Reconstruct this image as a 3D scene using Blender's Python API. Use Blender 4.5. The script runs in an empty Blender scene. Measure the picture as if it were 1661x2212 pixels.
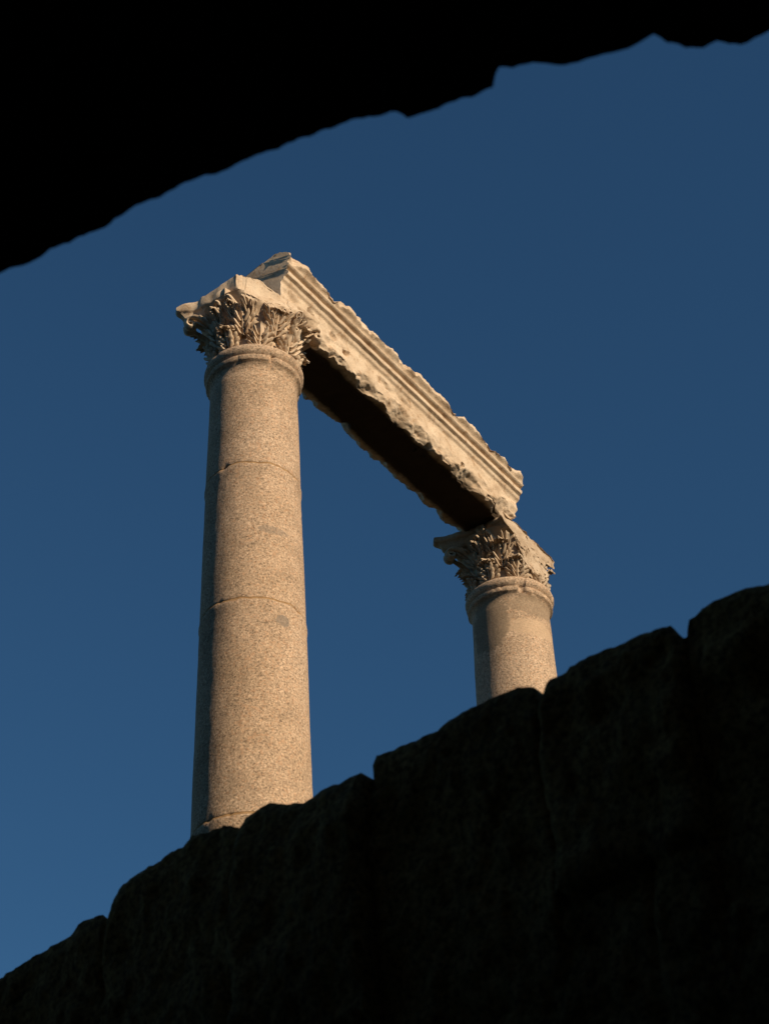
import bpy, math, random
from mathutils import Vector, noise, Matrix
random.seed(4)
SC=bpy.context.scene
def N(x,y=0,z=0): return noise.noise(Vector((x,y,z)))
def F(x,y,z,o=4): return noise.fractal(Vector((x,y,z)),1.0,2.0,o)
def cl(x): return max(0.,min(1.,x))

# ---------------------------------------------------------------- materials
def nd(nt,t,**k):
    n=nt.nodes.new(t)
    for a,b in k.items(): setattr(n,a,b)
    return n
def mat(name):
    m=bpy.data.materials.new(name); m.use_nodes=True
    nt=m.node_tree; b=nt.nodes['Principled BSDF']
    b.inputs['Roughness'].default_value=.92
    b.inputs['Specular IOR Level'].default_value=.15
    tc=nd(nt,'ShaderNodeTexCoord')
    return m,nt,b,tc.outputs['Object']
def noi(nt,co,scale,detail=4,rough=.6,dist=0):
    n=nd(nt,'ShaderNodeTexNoise'); n.inputs['Scale'].default_value=scale
    n.inputs['Detail'].default_value=detail; n.inputs['Roughness'].default_value=rough
    n.inputs['Distortion'].default_value=dist
    nt.links.new(co,n.inputs['Vector']); return n.outputs['Fac']
def ramp(nt,fac,pts,interp='LINEAR'):
    r=nd(nt,'ShaderNodeValToRGB'); e=r.color_ramp; e.interpolation=interp
    while len(e.elements)<len(pts): e.elements.new(.5)
    for el,(p,c) in zip(e.elements,pts):
        el.position=p; el.color=(c if len(c)==4 else (*c,1))
    nt.links.new(fac,r.inputs[0]); return r.outputs[0]
def mix(nt,f,a,b,mode='MIX'):
    m=nd(nt,'ShaderNodeMix',data_type='RGBA',blend_type=mode)
    for s,v in ((0,f),(6,a),(7,b)):
        if isinstance(v,(int,float)): m.inputs[s].default_value=v
        elif isinstance(v,tuple): m.inputs[s].default_value=(*v,1)
        else: nt.links.new(v,m.inputs[s])
    return m.outputs[2]
def mth(nt,op,a,b=None):
    m=nd(nt,'ShaderNodeMath',operation=op)
    for i,v in enumerate((a,b)):
        if v is None: continue
        if isinstance(v,(int,float)): m.inputs[i].default_value=v
        else: nt.links.new(v,m.inputs[i])
    return m.outputs[0]
def g(v): return (v,v,v)
def bump(nt,b,h,st,dist=.01):
    n=nd(nt,'ShaderNodeBump'); n.inputs['Strength'].default_value=st; n.inputs['Distance'].default_value=dist
    nt.links.new(h,n.inputs['Height']); 
    nt.links.new(n.outputs[0],b.inputs['Normal'])

def granite(name,spots):
    m,nt,b,co=mat(name)
    base=ramp(nt,noi(nt,co,1.8,5,.6),[(.3,(.43,.305,.20)),(.5,(.50,.36,.245)),(.72,(.54,.40,.28))])
    sp=ramp(nt,noi(nt,co,66,3,.8),[(.36,g(.34)),(.46,g(.88)),(.55,g(1.05)),(.66,g(1.65))])
    c=mix(nt,1.0,base,sp,'MULTIPLY')
    sp2=ramp(nt,noi(nt,co,44,2,.5),[(.55,g(0)),(.64,g(1))])
    c=mix(nt,mth(nt,'MULTIPLY',sp2,.38),c,(.56,.31,.17))
    st=ramp(nt,noi(nt,co,4.5,6,.65,.6),[(.32,g(.78)),(.5,g(1))])
    c=mix(nt,.85,c,st,'MULTIPLY')
    for (x,y,z,sx,sy,sz,col,am) in spots:
        mp=nd(nt,'ShaderNodeVectorMath',operation='SUBTRACT'); nt.links.new(co,mp.inputs[0]); mp.inputs[1].default_value=(x,y,z)
        dv=nd(nt,'ShaderNodeVectorMath',operation='DIVIDE'); nt.links.new(mp.outputs[0],dv.inputs[0]); dv.inputs[1].default_value=(sx,sy,sz)
        ln=nd(nt,'ShaderNodeVectorMath',operation='LENGTH'); nt.links.new(dv.outputs[0],ln.inputs[0])
        ad=mth(nt,'MULTIPLY',mth(nt,'ADD',ln.outputs['Value'],noi(nt,co,14,3)),.5)
        k=ramp(nt,ad,[(.0,g(am)),(.70,g(am)),(.78,g(0))])
        c=mix(nt,k,c,col)
    nt.links.new(c,b.inputs['Base Color'])
    bump(nt,b,noi(nt,co,60,4,.7),.3,.008)
    return m
def marble(name,dark=1.0,bs=.6,soffit_shade=False):
    m,nt,b,co=mat(name)
    base=ramp(nt,noi(nt,co,3.0,7,.62,.4),[(.28,(.43*dark,.30*dark,.19*dark)),(.45,(.62*dark,.47*dark,.325*dark)),(.6,(.70*dark,.55*dark,.395*dark)),(.8,(.76*dark,.62*dark,.46*dark))])
    st=ramp(nt,noi(nt,co,12,6,.7,.8),[(.3,(.54,.39,.26)),(.46,g(1))])
    c=mix(nt,.8,base,st,'MULTIPLY')
    sp=ramp(nt,noi(nt,co,70,3,.7),[(.33,g(.75)),(.5,g(1.0)),(.7,g(1.1))])
    c=mix(nt,.7,c,sp,'MULTIPLY')
    if soffit_shade:   # painted shade: underside darkness put into the soffit panel colour
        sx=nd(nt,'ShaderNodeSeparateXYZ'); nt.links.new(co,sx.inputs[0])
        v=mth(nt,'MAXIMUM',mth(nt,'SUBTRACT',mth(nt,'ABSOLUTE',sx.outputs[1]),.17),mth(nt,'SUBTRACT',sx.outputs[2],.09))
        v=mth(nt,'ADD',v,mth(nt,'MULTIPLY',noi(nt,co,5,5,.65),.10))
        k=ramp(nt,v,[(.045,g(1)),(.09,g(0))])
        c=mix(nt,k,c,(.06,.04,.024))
    nt.links.new(c,b.inputs['Base Color'])
    h=mix(nt,.5,noi(nt,co,22,6,.7),noi(nt,co,90,3,.7))
    bump(nt,b,h,bs,.012)
    return m
def rubble(name,ca,cb,sc=1.0):
    m,nt,b,co=mat(name)
    base=ramp(nt,noi(nt,co,2.5*sc,7,.65),[(.3,ca),(.7,cb)])
    v=nd(nt,'ShaderNodeTexVoronoi'); v.inputs['Scale'].default_value=22*sc; nt.links.new(co,v.inputs['Vector'])
    pit=ramp(nt,v.outputs['Distance'],[(.1,g(.15)),(.3,g(1))])
    c=mix(nt,.6,base,pit,'MULTIPLY')
    sp=ramp(nt,noi(nt,co,40*sc,4,.7),[(.35,g(.3)),(.62,g(1.6))])
    c=mix(nt,.95,c,sp,'MULTIPLY')
    nt.links.new(c,b.inputs['Base Color'])
    bump(nt,b,noi(nt,co,18*sc,7,.7),.9,.03)
    return m
M_mort,nt,b,co=mat('mortar'); nt.links.new(ramp(nt,noi(nt,co,30,4),[(.3,(.26,.15,.07)),(.7,(.42,.27,.14))]),b.inputs['Base Color'])
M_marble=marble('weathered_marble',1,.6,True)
M_cap=marble('carved_marble',.95,.25)
M_marble_shade=marble('weathered_marble_painted_shade',.78,.25)  # darker copy: shade on the right column put into the marble colour
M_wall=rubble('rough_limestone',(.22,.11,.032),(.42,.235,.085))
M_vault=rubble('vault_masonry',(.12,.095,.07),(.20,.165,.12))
M_gr,nt,b,co=mat('dry_earth')
nt.links.new(ramp(nt,noi(nt,co,.8,8,.65),[(.3,(.024,.027,.010)),(.55,(.042,.036,.019)),(.75,(.065,.052,.031))]),b.inputs['Base Color'])
bump(nt,b,noi(nt,co,6,8,.7),.8,.05)

# ---------------------------------------------------------------- mesh helpers
def mesh(name,V,Fc,mats,parent=None,loc=(0,0,0),rotz=0,smooth=True,mi=None,angle=40):
    me=bpy.data.meshes.new(name); me.from_pydata(V,[],Fc); me.update()
    for m in (mats if isinstance(mats,list) else [mats]): me.materials.append(m)
    if mi:
        for p,i in zip(me.polygons,mi): p.material_index=i
    if smooth:
        me.polygons.foreach_set('use_smooth',[True]*len(me.polygons))
        try: me.set_sharp_from_angle(angle=math.radians(angle))
        except Exception: pass
    o=bpy.data.objects.new(name,me); SC.collection.objects.link(o)
    o.location=loc; o.rotation_euler=(0,0,rotz)
    if parent: o.parent=parent
    return o
def empty(name,loc,rotz=0):
    o=bpy.data.objects.new(name,None); SC.collection.objects.link(o); o.location=loc; o.rotation_euler=(0,0,rotz); return o
def grid(nu,nv,fn,wrap_u=False,V=None,Fc=None):
    V=[] if V is None else V; Fc=[] if Fc is None else Fc
    b0=len(V)
    for i in range(nu):
        for j in range(nv): V.append(fn(i,j))
    for i in range(nu if wrap_u else nu-1):
        k=(i+1)%nu
        for j in range(nv-1):
            Fc.append((b0+i*nv+j,b0+k*nv+j,b0+k*nv+j+1,b0+i*nv+j+1))
    return V,Fc

# ---------------------------------------------------------------- column
GZ=4.95         # ground level of the forum above the chamber floor
TOPH=12.70-GZ   # height of the collar above ground
def build_column(loc,k,seed,chop,skip,mshaft,mcap,joints,rotz,ka=1.0,stub=0):
    P=empty('corinthian_column',loc)
    zb=.42; zt=TOPH
    def R(z):
        d=(zt-z)
        return (.336+.0205*d-.0004*d*d)
    prof=[]
    z=zb
    js=sorted(joints)
    while z<zt-.26:
        prof.append((z,R(z),None)); z+=.05
    rows=[p for p in prof if all(abs(p[0]-j)>.05 for j in js)]
    for j in js:
        for dz,dr,tag in ((-.045,0,None),(-.02,0,None),(-.012,-.001,'m'),(-.007,-.003,'m'),(.005,-.003,'m'),(.010,-.001,None),(.02,0,None),(.045,0,None)):
            rows.append((j+dz,R(j+dz)+dr+(.006 if dz<0 else 0),tag))
    for dz,dr in ((-.25,.0),(-.215,.004),(-.195,.010),(-.178,.020),(-.168,.034),(-.160,.040),(-.128,.041),(-.122,.034),(-.114,.033),(-.105,.040),(-.092,.050),(-.072,.056),(-.050,.057),(-.03,.051),(-.016,.040),(-.008,.025),(.0,.0),(.03,-.03)):
        rows.append((zt+dz,R(zt)+dr,None))
    rows.sort(key=lambda a:a[0])
    nr=len(rows); NA=160
    def fn(i,j):
        a=2*math.pi*i/NA; zz,r,tag=rows[j]
        near=min([abs(zz-q) for q in js]) if js else 9
        if near<.05:
            w=.022*F(math.cos(a)*1.4+seed,math.sin(a)*1.4,zz*3)+.006*N(math.cos(a)*9,math.sin(a)*9,seed+zz)
            chip=max(0,N(math.cos(a)*6+zz,math.sin(a)*6,seed)-.2)*.045*max(0,1-near/.03)
            zz+=w*(1 if near<.03 else .6); r-=chip
        c=zt-zz
        r+=.0035*F(math.cos(a)*1.5+seed,math.sin(a)*1.5,zz*1.5)
        if c<.17:
            ch=max(0,F(math.cos(a)*4+seed*2,math.sin(a)*4,zz*5)-.28)
            r-=ch*.06 if c>-.01 else 0
        r+=.0012*N(math.cos(a)*14,math.sin(a)*14,zz*20)
        return (k*r*math.cos(a),k*r*math.sin(a),zz)
    V,Fc=grid(NA,nr,fn,True)
    mi=[]
    for i in range(NA):
        for j in range(nr-1): mi.append(1 if rows[j][2]=='m' else 0)
    mesh('shaft',V,Fc,[mshaft,M_mort],P,mi=mi)
    # base
    V=[];Fc=[]
    bz=[(.12,.60),(.15,.625),(.19,.625),(.22,.60),(.23,.56),(.26,.535),(.30,.545),(.31,.56),(.35,.565),(.38,.54),(.385,.50),(.43,.49),(.44,.44)]
    grid(96,len(bz),lambda i,j:(k*bz[j][1]*math.cos(i*math.tau/96),k*bz[j][1]*math.sin(i*math.tau/96),bz[j][0]),True,V,Fc)
    s=.66*k; b0=len(V)
    for zz,q in ((-.12,1),(.105,1),(.12,.97)):
        for x,y in ((-1,-1),(1,-1),(1,1),(-1,1)): V.append((x*s*q,y*s*q,zz))
    for r in range(2):
        for q in range(4): Fc.append((b0+r*4+q,b0+r*4+(q+1)%4,b0+r*4+4+(q+1)%4,b0+r*4+4+q))
    Fc.append((b0+8,b0+9,b0+10,b0+11))
    mesh('base',V,Fc,mcap,P,rotz=rotz)
    # capital
    C=empty('capital',(0,0,zt),rotz); C.parent=P
    def rb(z):
        z=max(0,z)
        return .290+.02*(z/.3)+ (.11*max(0,(z-.36)/.16)**1.5)
    def er(p,amp=.006,ch=True):
        x,y,z=p
        q=(x*9+seed*3,y*9,z*9)
        x+=amp*F(*q); y+=amp*F(q[0]+7,q[1],q[2]); z+=amp*.8*F(q[0],q[1]+9,q[2])
        for (nx,ny,lim,z0,sl) in chop:
            if z>z0:
                L=lim+max(0,.60-z)*sl+.022*F(x*4+seed,y*4,z*4)+.008*N(x*22,y*22,z*22)
                d=nx*x+ny*y-L
                if d>0: x-=nx*d; y-=ny*d
        return (x*k,y*k,z)
    V=[];Fc=[]
    grid(96,28,lambda i,j:er((rb(j*.52/27)*math.cos(i*math.tau/96),rb(j*.52/27)*math.sin(i*math.tau/96),j*.53/27-.005)),True,V,Fc)
    out=[];a=.465*ka
    for sd in range(4):
        an=sd*math.pi/2
        for q in range(44):
            s_=-1+2*q/43
            x=a-.085*(1-s_*s_); y=s_*(a-.040)
            out.append((x*math.cos(an)-y*math.sin(an),x*math.sin(an)+y*math.cos(an)))
    no=len(out)
    rz=[(.470,.60),(.490,.84),(.500,.885),(.515,.905),(.535,.925),(.55,.945),(.560,.965),(.564,.985),(.575,1.0),(.595,1.005),(.606,1.003),(.615,1.0),(.62,.985),(.622,.8),(.622,.6),(.622,.3)]
    def ab(i,j):
        zz,sc=rz[j]; x,y=out[i]
        x*=sc;y*=sc
        e=1-.08*max(0,F(x*5+seed,y*5,zz*3))
        if stub and zz>.595:
            zz+=stub*cl((zz-.595)/.025)*cl((.42-y)/.42)*cl((-.03-x)/.33)*(1+.3*F(x*6,y*6,3))
        return er((x*e,y*e,zz),.012)
    grid(no,len(rz),ab,True,V,Fc)
    b0=len(V)-no*len(rz)
    Fc.append([b0+i*len(rz)+len(rz)-1 for i in range(no)])
    for sd in range(4):
        an=sd*math.pi/2; cx_,cy_=.385*math.cos(an),.385*math.sin(an)
        grid(20,11,lambda i,j:er((cx_+.055*math.cos(i*math.tau/20)*math.sin(j*math.pi/10)*(1+.25*math.cos(i*math.tau/4)),cy_+.055*math.sin(i*math.tau/20)*math.sin(j*math.pi/10)*(1+.25*math.cos(i*math.tau/4)),.555-.07*math.cos(j*math.pi/10)),.006),True,V,Fc)
    def tube(path,wi,wt,phi,off):
        n=len(path)
        def fn(i,j):
            ang=j*math.tau/9
            r,z=path[i]
            i2=min(i+1,n-1);i1=max(i-1,0)
            tx,tz=path[i2][0]-path[i1][0],path[i2][1]-path[i1][1]
            l=math.hypot(tx,tz) or 1; nx,nz=-tz/l,tx/l
            f=min(1,.5+i/n*1.2)
            fold=.78+.22*abs(math.cos(ang))
            r2=r+nx*wi*math.cos(ang)*f*fold; z2=z+nz*wi*math.cos(ang)*f*fold
            tt=off(i/(n-1))+wt*math.sin(ang)*f
            return er((r2*math.cos(phi)-tt*math.sin(phi),r2*math.sin(phi)+tt*math.cos(phi),z2),.008)
        grid(n,10,fn,False,V,Fc)
    for c4 in range(4):
        if c4 in skip: continue
        phi=math.pi/4+c4*math.pi/2
        path=[(.33,.28),(.345,.33),(.37,.38),(.41,.425),(.455,.46),(.50,.475)]
        for q in range(30):
            an=math.radians(100)-q*math.radians(16); rr=.046*(1-q/36)
            path.append((.510+rr*math.cos(an),.434+rr*math.sin(an)))
        for sg in (-1,1):
            tube(path,.026,.038,phi,lambda t,sg=sg:sg*(.10*(1-min(1,t*3))**1.2+.030))
    for sd in range(4):
        phi=sd*math.pi/2
        for sg in (-1,1):
            def hp(i,j,sg=sg,phi=phi):
                t=i/29; ang=j*math.tau/7
                if t<.4: q=t/.4; tt=sg*(.15-.06*q); z=.32+.14*q
                else:
                    q=(t-.4)/.6; an=-q*math.pi*2.6; rr=.036*(1-.75*q)
                    tt=sg*(.054+rr*math.cos(an)); z=.46-rr*math.sin(an)
                r=rb(z)+.026+.016*math.cos(ang); z+=.013*math.sin(ang); tt+=.008*math.sin(ang)
                return er((r*math.cos(phi)-tt*math.sin(phi),r*math.sin(phi)+tt*math.cos(phi),z),.004)
            grid(30,8,hp,False,V,Fc)
    mesh('bell_and_abacus',V,Fc,mcap,C,angle=50)
    # acanthus leaves: midrib body with fans of blunt leaflets
    V=[];Fc=[]
    def leaf(phi,z0,hL,W,rc,r_add=0,brk=1.0,lean=0,pairs=3):
        def rr_(z):
            q=(z-z0)/hL; return rb(min(z,.40))+.018+r_add+.032*q*q+lean*q*q
        def put(r,s_,z):
            an=phi+s_/max(r,.2); return er((r*math.cos(an),r*math.sin(an),z),.006)
        NT=26;NS=5
        def body(i,j):
            t=i/NT*brk; s_=(j-NS)/NS
            if t<.66:
                z=z0+hL*t/.66; r=rr_(z)
            else:
                an=(t-.66)/.34*math.pi*.9
                z=z0+hL+rc*math.sin(an); r=rr_(z0+hL)+rc*(1-math.cos(an))
            w=W*(.36+.10*math.sin(math.pi*t))*(1-.2*max(0,(t-.66)/.34))
            r+=.022*math.exp(-(s_/.28)**2)-.020*abs(s_)**2
            return put(r,s_*w,z)
        grid(NT+1,2*NS+1,body,False,V,Fc)
        def leaflet(s0,za,s1,zb_,wd,th,tip,base_out=0):
            n=11;m=8
            L=math.hypot(s1-s0,zb_-za)
            def f(i,j):
                q=i/(n-1); an=j*math.tau/(m-1)
                sc=s0+(s1-s0)*q**.85; zc=za+(zb_-za)*q**1.2
                dx=(s1-s0)/L; dz=(zb_-za)/L
                ww=wd*(.35+.65*math.sin(math.pi*(.10+.62*q)))*(1 if i<n-2 else (.72 if i==n-2 else .05))
                r=rr_(min(zc,z0+hL))+base_out+th*math.cos(an)*(1 if i<n-2 else (.7 if i==n-2 else .05))+.010*math.sin(math.pi*q)+tip*q**3
                off=ww*math.sin(an)
                return put(r,sc-dz*off,zc+dx*off)
            grid(n,m,f,False,V,Fc)
        for p_ in range(pairs):
            a_=p_/pairs
            wk=W*(.82+.20*math.sin(math.pi*(a_*.9+.15)))*(1-.30*max(0,a_-.5))
            for sg in (-1,1):
                if random.random()<.04: continue
                za=z0+hL*(a_*.80)
                sj=random.uniform(.93,1.07)
                h3=hL/pairs*3
                leaflet(sg*W*.16,za,sg*wk*sj,za+h3*.30,W*.125,.020,.028,-.004)
                leaflet(sg*W*.12,za+h3*.05,sg*wk*.58*sj,za+h3*.42,W*.125,.020,.034,.006)
        if brk>.85:
            for q in range(-2,3):
                sx=q*W*.28
                def f(i,j,q=q,sx=sx):
                    t=i/8; an2=j*math.tau/6; an=t*math.pi*(.95-.08*abs(q)); 
                    z=z0+hL*.98+(rc-.008*abs(q))*math.sin(an); r=rr_(z0+hL)+(rc-.006*abs(q))*(1-math.cos(an))
                    ww=W*.165*(1-.35*t)*(.1 if i==8 else 1)
                    return put(r+.015*math.cos(an2)*math.cos(an), sx*(1+.15*t)+ww*math.sin(an2), z+.015*math.sin(an)*math.cos(an2))
                grid(9,7,f,False,V,Fc)
    for q in range(8):
        leaf(q*math.tau/8,.005,.175,.114,.038,.004,random.choice([1,1,.8,.95]),0,3)
    for q in range(8):
        leaf((q+.5)*math.tau/8,.13,.220,.110,.046,.0,random.choice([1,1,.92,.75]),.008,3)
    for q in range(4):
        for sg in (-1,1):
            leaf(q*math.tau/4+math.pi/4+sg*.24,.29,.145,.072,.028,.01,random.choice([1,.9,.7]),.05,2)
            leaf(q*math.tau/4+sg*.18,.29,.13,.058,.022,.01,random.choice([1,.9,.7]),.02,2)
    o=mesh('acanthus_leaves',V,Fc,mcap,C,angle=60)
    return P

UA=math.atan2(.845,.535)
GREY=(.20,.17,.14)
g1=granite('granite_shaft',[(.17,-.37,5.93,.11,.3,.035,GREY,.45),(.235,-.34,5.13,.045,.3,.05,GREY,.65)])
g2=granite('granite_shaft_painted_light',[(.16,-.30,7.22,.28,.3,.09,(.56,.40,.26),.6),(-.22,-.3,7.3,.18,.3,.32,(.24,.18,.12),.7),(.25,-.3,7.46,.3,.3,.10,(.24,.18,.12),.6)])  # sunlit patch and cast shadow painted into the upper shaft colour
c1=build_column((-.985,12.49,GZ),1.0,1.3,[(-.493,-.870,.285,.30,.55),(.707,-.707,.50,.25,.15)],[2],g1,M_cap,[11.5-GZ,10.25-GZ,8.5-GZ],UA,1.0,.12)
c2=build_column((1.105,15.80,GZ+.055),1.03,5.7,[(0,-1,.250,.10,.12),(1,0,.40,.3,.3)],[2,3],g2,M_marble_shade,[9.2-GZ],UA,1.05)

# ---------------------------------------------------------------- architrave
def resample(pts,n):
    L=[0]
    for a,b in zip(pts,pts[1:]): L.append(L[-1]+math.dist(a,b))
    out=[]
    for i in range(n):
        d=L[-1]*i/(n-1)
        j=max(q for q in range(len(L)) if L[q]<=d+1e-9); j=min(j,len(pts)-2)
        f=(d-L[j])/(L[j+1]-L[j]); out.append((pts[j][0]+(pts[j+1][0]-pts[j][0])*f,pts[j][1]+(pts[j+1][1]-pts[j][1])*f))
    return out
BL=3.91-.17
prof=[(-.27,0),(-.14,0),(-.12,.03),(.12,.03),(.14,0),(.27,0),(.27,.20),(.272,.285),(.292,.300),(.297,.335),(.322,.345),(.326,.355),(.326,.390),(.308,.396),(.310,.410),(.345,.43),(.352,.445),(.335,.455),(.345,.48),(.378,.51),(.374,.56),(.30,.60),(.10,.61),(-.2,.60),(-.30,.56),(-.30,.45),(-.27,.42),(-.27,0.001)]
pr=resample(prof,200); NSN=330
def beam(i,j):
    s=BL*i/(NSN-1); v,z=pr[j]
    def chop(nv,nz,corner,c):
        nonlocal v,z
        d=nv*v+nz*z-(nv*corner[0]+nz*corner[1]-c)
        if d>0: v-=nv*d; z-=nz*d
    rough=.016*F(s*7,v*7,z*7)+.006*N(s*36,v*36,z*36)
    chop(.80,-.60,(.285,0),.060+.085*F(s*1.5+3,0,0)+.07*N(s*3.6,2,0)+rough)
    chop(-.7,-.714,(-.27,0),.03+.06*abs(F(s*1.6+9,0,0))+.05*F(s*6,5,0)+rough)
    chop(.5,.866,(.37,.60),.050+.09*F(s*1.1+1,7,0)+.07*F(s*4.2,9,0)+rough)
    chop(.95,.3,(.385,.54),.018+.045*F(s*5+1,17,0)+rough)
    chop(-.5,.866,(-.30,.59),.03+.04*F(s*2+1,27,0)+rough)
    if z<.28 and v>.1:
        fade=min(1,(.28-z)/.05)
        v-=max(0,F(s*3,z*6,3.3))*.05*fade
        h_=N(s*6,z*9,5.1)
        if h_>.45: v-=.04*fade*min(1,(h_-.45)/.08)
    am=.0025 if (.27<z<.46 and v>.2) else .008
    v+=am*F(s*9,v*9,z*9); z+=am*F(s*9+4,v*9,z*9)
    if z<.05: z+=max(0,F(s*3,v*3,8))*.03
    t0=.0+.04*F(v*4,z*4,1)+.02*F(v*14,z*14,1)+max(0,(z-.42))*(.15 if v>.0 else .5)
    t1=BL-.02-.05*F(v*4,z*4,6)-.02*F(v*14,z*14,6)-max(0,.30-z)*.42-max(0,z-.48)*.5
    s2=min(max(s,t0),t1)
    return (s2,-v,z)
V,Fc=grid(NSN,len(pr),beam)
n=len(pr)
Fc.append(list(range(n-1))); Fc.append([(NSN-1)*n+i for i in range(n-1)][::-1])
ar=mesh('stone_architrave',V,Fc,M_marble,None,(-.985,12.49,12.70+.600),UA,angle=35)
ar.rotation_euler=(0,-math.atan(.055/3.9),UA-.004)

# ---------------------------------------------------------------- near wall of blocks
low=[(-3.6,5.25),(-2.0,5.22),(-1.4,5.2),(-1.36,5.26),(-.8,5.27),(-.62,5.22),(-.58,5.26),(-.2,5.25),(0,5.2),(.03,5.21),(.12,5.24),(.27,5.245),(.335,5.222),(.354,5.205),(.37,5.225),(.412,5.243),(.575,5.253),(.704,5.271),(.82,5.255),(.898,5.250),(.91,5.235),(.925,5.25),(1.01,5.3),(1.13,5.301),(1.242,5.302),(1.357,5.286),(1.526,5.297),(1.633,5.307),(1.657,5.262),(1.675,5.251),(1.855,5.264),(1.968,5.255),(2.14,5.322),(2.281,5.31),(2.298,5.295),(2.39,5.345),(2.562,5.367),(2.611,5.348),(2.864,5.332),(2.966,5.303),(3.015,5.262),(3.026,5.225),(3.04,5.235),(3.173,5.255),(3.25,5.216),(3.439,5.206),(3.604,5.187),(3.70,5.18),(3.73,5.23),(4.3,5.26),(4.5,5.2),(4.54,5.25),(5.2,5.28),(5.3,5.2),(6.4,5.25)]
J=[-2.7,-2.05,-1.38,-.6,-.2,.352,.908,1.662,2.29,3.028,3.71,4.52,5.28,6.0]
def top(t):
    nt_=.035*max(0,1-min(abs(t-q) for q in J)/.03)
    for a,b in zip(low,low[1:]):
        if a[0]<=t<=b[0]: return a[1]+(b[1]-a[1])*(t-a[0])/(b[0]-a[0])+.028-nt_
    return 5.2
HT=[.95,.8,1.0,.9,.85,1.0,.78,1.02,.9,.80,.95,.85,.9,1,.9,.9]
OFF=[0,.03,-.02,.02,0,-.03,.015,-.02,.05,-.01,-.03,.02,0,.02,0,0]
ts=sorted(set([round(-3.3+i*.02,4) for i in range(int(9.6/.02))]+[p[0] for p in low if -3.3<p[0]<6.3]+[round(q+e,4) for q in J for e in (-.03,-.015,-.005,.005,.015,.03)]))
zs=[-.05]+[i*.06 for i in range(2,58)]
NF=72
def wal(i,j):
    t=ts[i]; T=top(t)+.008*N(t*11,3,1)+.005*N(t*38,3,1)
    if j<len(zs): z=zs[j]; d=0
    elif j<len(zs)+NF:
        q=(j-len(zs)+1)/NF; z=zs[-1]+(T-zs[-1])*q**.9; d=0
    else:
        q=(j-len(zs)-NF+1)/10; z=T-.02*q+.02*F(t*4,q*2,0)-(.05 if q>.99 else 0); d=q*.55
        if q<1 : z=min(z,T-.012*q)
    if d==0:
        dt=5.27-z; tw=t+.02*F(z*2.5,t,3)*cl((T-z)/.2)
        idx=sum(1 for q in J if q<tw)
        h0=HT[idx]
        if dt<h0:
            jx=min(abs(tw-q) for q in J); o_=OFF[idx]; hz=9 if dt<.3 else h0-dt
        else:
            k_=1+int((dt-h0)/.62); hz=min((dt-h0)%.62,.62-(dt-h0)%.62)
            tt=tw+.33*(k_%2); idx2=sum(1 for q in J if q<tt); jx=min(abs(tt-q) for q in J); o_=OFF[(idx2*3+k_*5)%16]
        g_=max(max(0,1-jx/.022),max(0,1-hz/.022))*(.6+.5*N(t*5,z*5,8))
        tp=.35+.65*cl((T-z)/.15)
        d=.024*g_-o_*tp
        d+=.030*math.exp(-(T-z)/.045)
        d-=(.030*F(t*2.2,z*2.2,2)+.022*F(t*8,z*8,4,3))*tp+.008*N(t*30,z*30,2)
    x=1.147-.755*t+.655*d; y=5.18+.655*t+.755*d
    return (x,y,z)
nv=len(zs)+NF+10
V,Fc=grid(len(ts),nv,wal)
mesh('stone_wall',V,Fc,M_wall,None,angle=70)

# ---------------------------------------------------------------- vault edge; unseen mass above added to shade ground and wall
s="-0.845,3.410;-0.732,3.358;-0.663,3.312;-0.576,3.277;-0.535,3.235;-0.401,3.167;-0.296,3.122;-0.203,3.078;-0.101,3.026;-0.031,3.007;0.052,2.981;0.086,3.005;0.165,2.980;0.266,2.933;0.271,2.902;0.278,2.882;0.347,2.872;0.414,2.880;0.518,2.855;0.564,2.834;0.592,2.817;0.621,2.833;0.660,2.845;0.774,2.837;0.829,2.819"
E=[tuple(map(float,p.split(','))) for p in s.split(';')]
E=[(-14,8.5),(-7,5.9),(-4.5,5.0),(-3.0,4.36),(-2.0,3.95),(-1.4,3.66),(-1.35,3.7),(-1.0,3.48)]+E+[(1.0,2.80),(1.2,2.74),(1.24,2.79),(1.9,2.66),(3.0,2.5),(5.0,2.3),(8.0,2.1),(16.0,1.9)]
e2=[]
for a,b in zip(E,E[1:]):
    m=max(1,int(math.dist(a,b)/.012)) if -1.6<a[0]<1.6 else max(1,int(math.dist(a,b)/.1))
    for q in range(m): e2.append((a[0]+(b[0]-a[0])*q/m,a[1]+(b[1]-a[1])*q/m))
e2.append(E[-1])
VZ=4.9; VT=14.5
def vf(i,j):
    x,y=e2[i]; wob=.012*N(x*16,y*16,0)+.009*N(x*38,0,2)
    if j<8:
        q=j/8; yb=-3.0
        return (x,yb+(y-yb)*q,VZ+.12*(1-q)*(1 if 0<j else 1)+.06*abs(F(x*2,q*6,0))*(1-q))
    q=j-8
    if q==0: return (x,y+wob,VZ)
    zz=VZ+(.03,.08,.16,.3,.5,.8,1.2,1.7,2.6,3.8,5.2,7.2,9.6)[q-1]
    return (x,y+wob-.02*q**.5+.10*F(x*2,0,zz*2)*min(1,q/4)-.05*q**.6,zz)
V,Fc=grid(len(e2),22,vf)
nb=22; m=len(e2)
b0=len(V)
for x,y in e2: V.append((x,-3.0,VT))
for i in range(m-1):
    Fc.append((i*nb+21,(i+1)*nb+21,b0+i+1,b0+i)); Fc.append((b0+i,b0+i+1,(i+1)*nb,i*nb))
Fc.append([j for j in range(nb)]+[b0]); Fc.append([(m-1)*nb+j for j in range(nb)][::-1]+[b0+m-1])
mesh('stone_vault_and_shade_mass',V,Fc,M_vault,None,angle=60)

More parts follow.
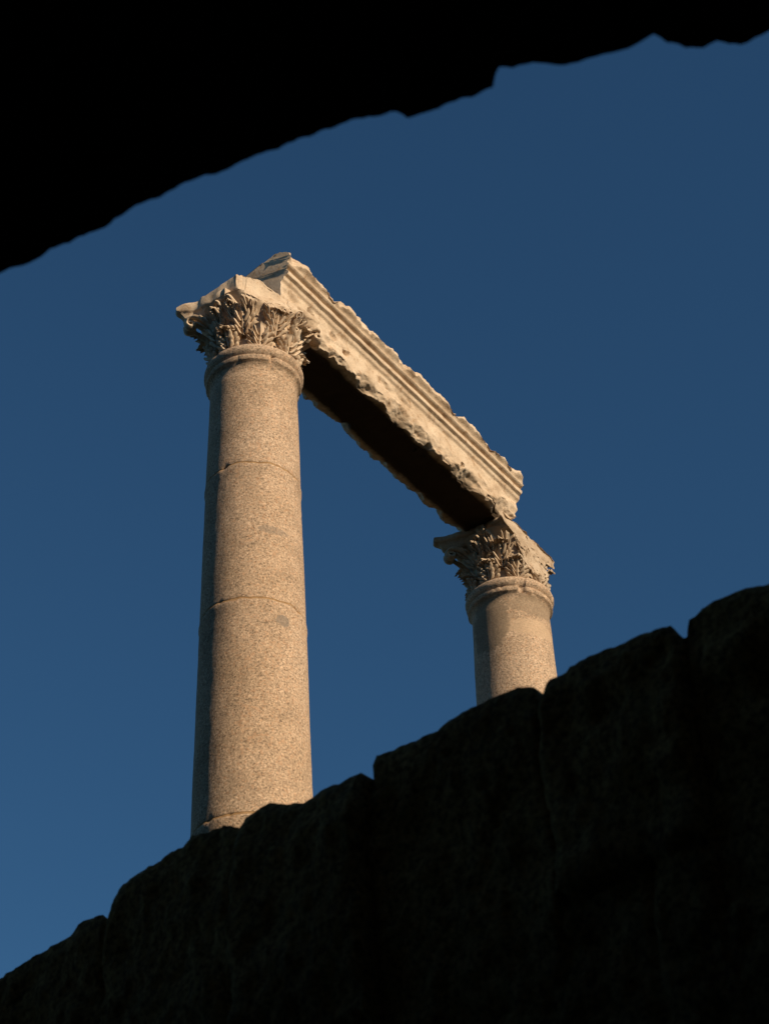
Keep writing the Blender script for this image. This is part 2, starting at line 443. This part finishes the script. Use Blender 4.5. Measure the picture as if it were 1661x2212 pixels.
# ---------------------------------------------------------------- chamber
CH=empty('underground_chamber',(0,0,0))
def box(name,x0,x1,y0,y1,z0,z1,m_,par):
    nx=max(2,int((x1-x0)/.25)+1);ny=max(2,int((y1-y0)/.25)+1);nz=max(2,int((z1-z0)/.25)+1)
    V=[];Fc=[]
    def P(x,y,z):
        q=.03*F(x*1.5,y*1.5,z*1.5); return (x+q,y+q,z)
    X=lambda i:x0+(x1-x0)*i/(nx-1);Y=lambda i:y0+(y1-y0)*i/(ny-1);Z=lambda i:z0+(z1-z0)*i/(nz-1)
    for yy in (y0,y1): grid(nx,nz,lambda i,j:P(X(i),yy,Z(j)),False,V,Fc)
    for xx in (x0,x1): grid(ny,nz,lambda i,j:P(xx,Y(i),Z(j)),False,V,Fc)
    for zz in (z0,z1): grid(nx,ny,lambda i,j:P(X(i),Y(j),zz),False,V,Fc)
    return mesh(name,V,Fc,m_,par,smooth=False)
box('floor',-4.4,4.4,-3.2,10.4,-.3,-.004,M_gr,CH)
box('side_wall',3.6,4.0,-2,3.4,0,4.93,M_vault,CH)
box('side_wall.001',-4.0,-3.6,-2,9.9,0,4.93,M_vault,CH)
box('back_wall',-3.95,3.95,-2.4,-2.02,0,4.93,M_vault,CH)

H=[(-3.62,-2.02),(3.62,-2.02),(3.62,3.3),(-3.62,9.55)]
O=[(-3000,-3000),(3000,-3000),(3000,3000),(-3000,3000)]
V=[(x,y,GZ) for x,y in H]+[(x,y,GZ) for x,y in O]
Fc=[(i,(i+1)%4,4+(i+1)%4,4+i) for i in range(4)]
mesh('ground',V,[f[::-1] for f in Fc],M_gr,None,smooth=False)

# ---------------------------------------------------------------- light
EL=math.radians(28); az=math.atan2(.75,-.66)
w=bpy.data.worlds.new('World'); SC.world=w; w.use_nodes=True; nt=w.node_tree
sk=nd(nt,'ShaderNodeTexSky'); sk.sky_type='NISHITA'; sk.sun_disc=False
sk.sun_elevation=EL; sk.sun_rotation=az
sk.altitude=0; sk.air_density=1.0; sk.dust_density=.3; sk.ozone_density=2.2
tint=mix(nt,1.0,sk.outputs[0],(.50,.90,1.10),'MULTIPLY')
bg=nt.nodes['Background']; nt.links.new(tint,bg.inputs[0]); bg.inputs[1].default_value=.057
sd=Vector((math.sin(az)*math.cos(EL),math.cos(az)*math.cos(EL),math.sin(EL)))
L=bpy.data.lights.new('sun','SUN'); L.energy=5.0; L.angle=math.radians(.5); L.color=(1,.81,.58)
o=bpy.data.objects.new('sun',L); SC.collection.objects.link(o); o.rotation_euler=sd.to_track_quat('Z','Y').to_euler(); o.location=(20,-20,30)

# ---------------------------------------------------------------- camera
cam=bpy.data.cameras.new('camera'); co_=bpy.data.objects.new('camera',cam); SC.collection.objects.link(co_)
cam.sensor_fit='VERTICAL'; cam.sensor_height=36; cam.sensor_width=27; cam.lens=74.2; cam.clip_start=.05; cam.clip_end=6000
p=math.radians(38)
M=Matrix.Rotation(math.radians(90)+p,4,'X') @ Matrix.Rotation(math.radians(-2.6),4,'Z')
co_.matrix_world=Matrix.Translation((0,0,1.5)) @ M
cam.dof.use_dof=True; cam.dof.focus_distance=17; cam.dof.aperture_fstop=5.0
SC.camera=co_
SC.view_settings.view_transform='Standard'; SC.view_settings.look='None'; SC.view_settings.exposure=0
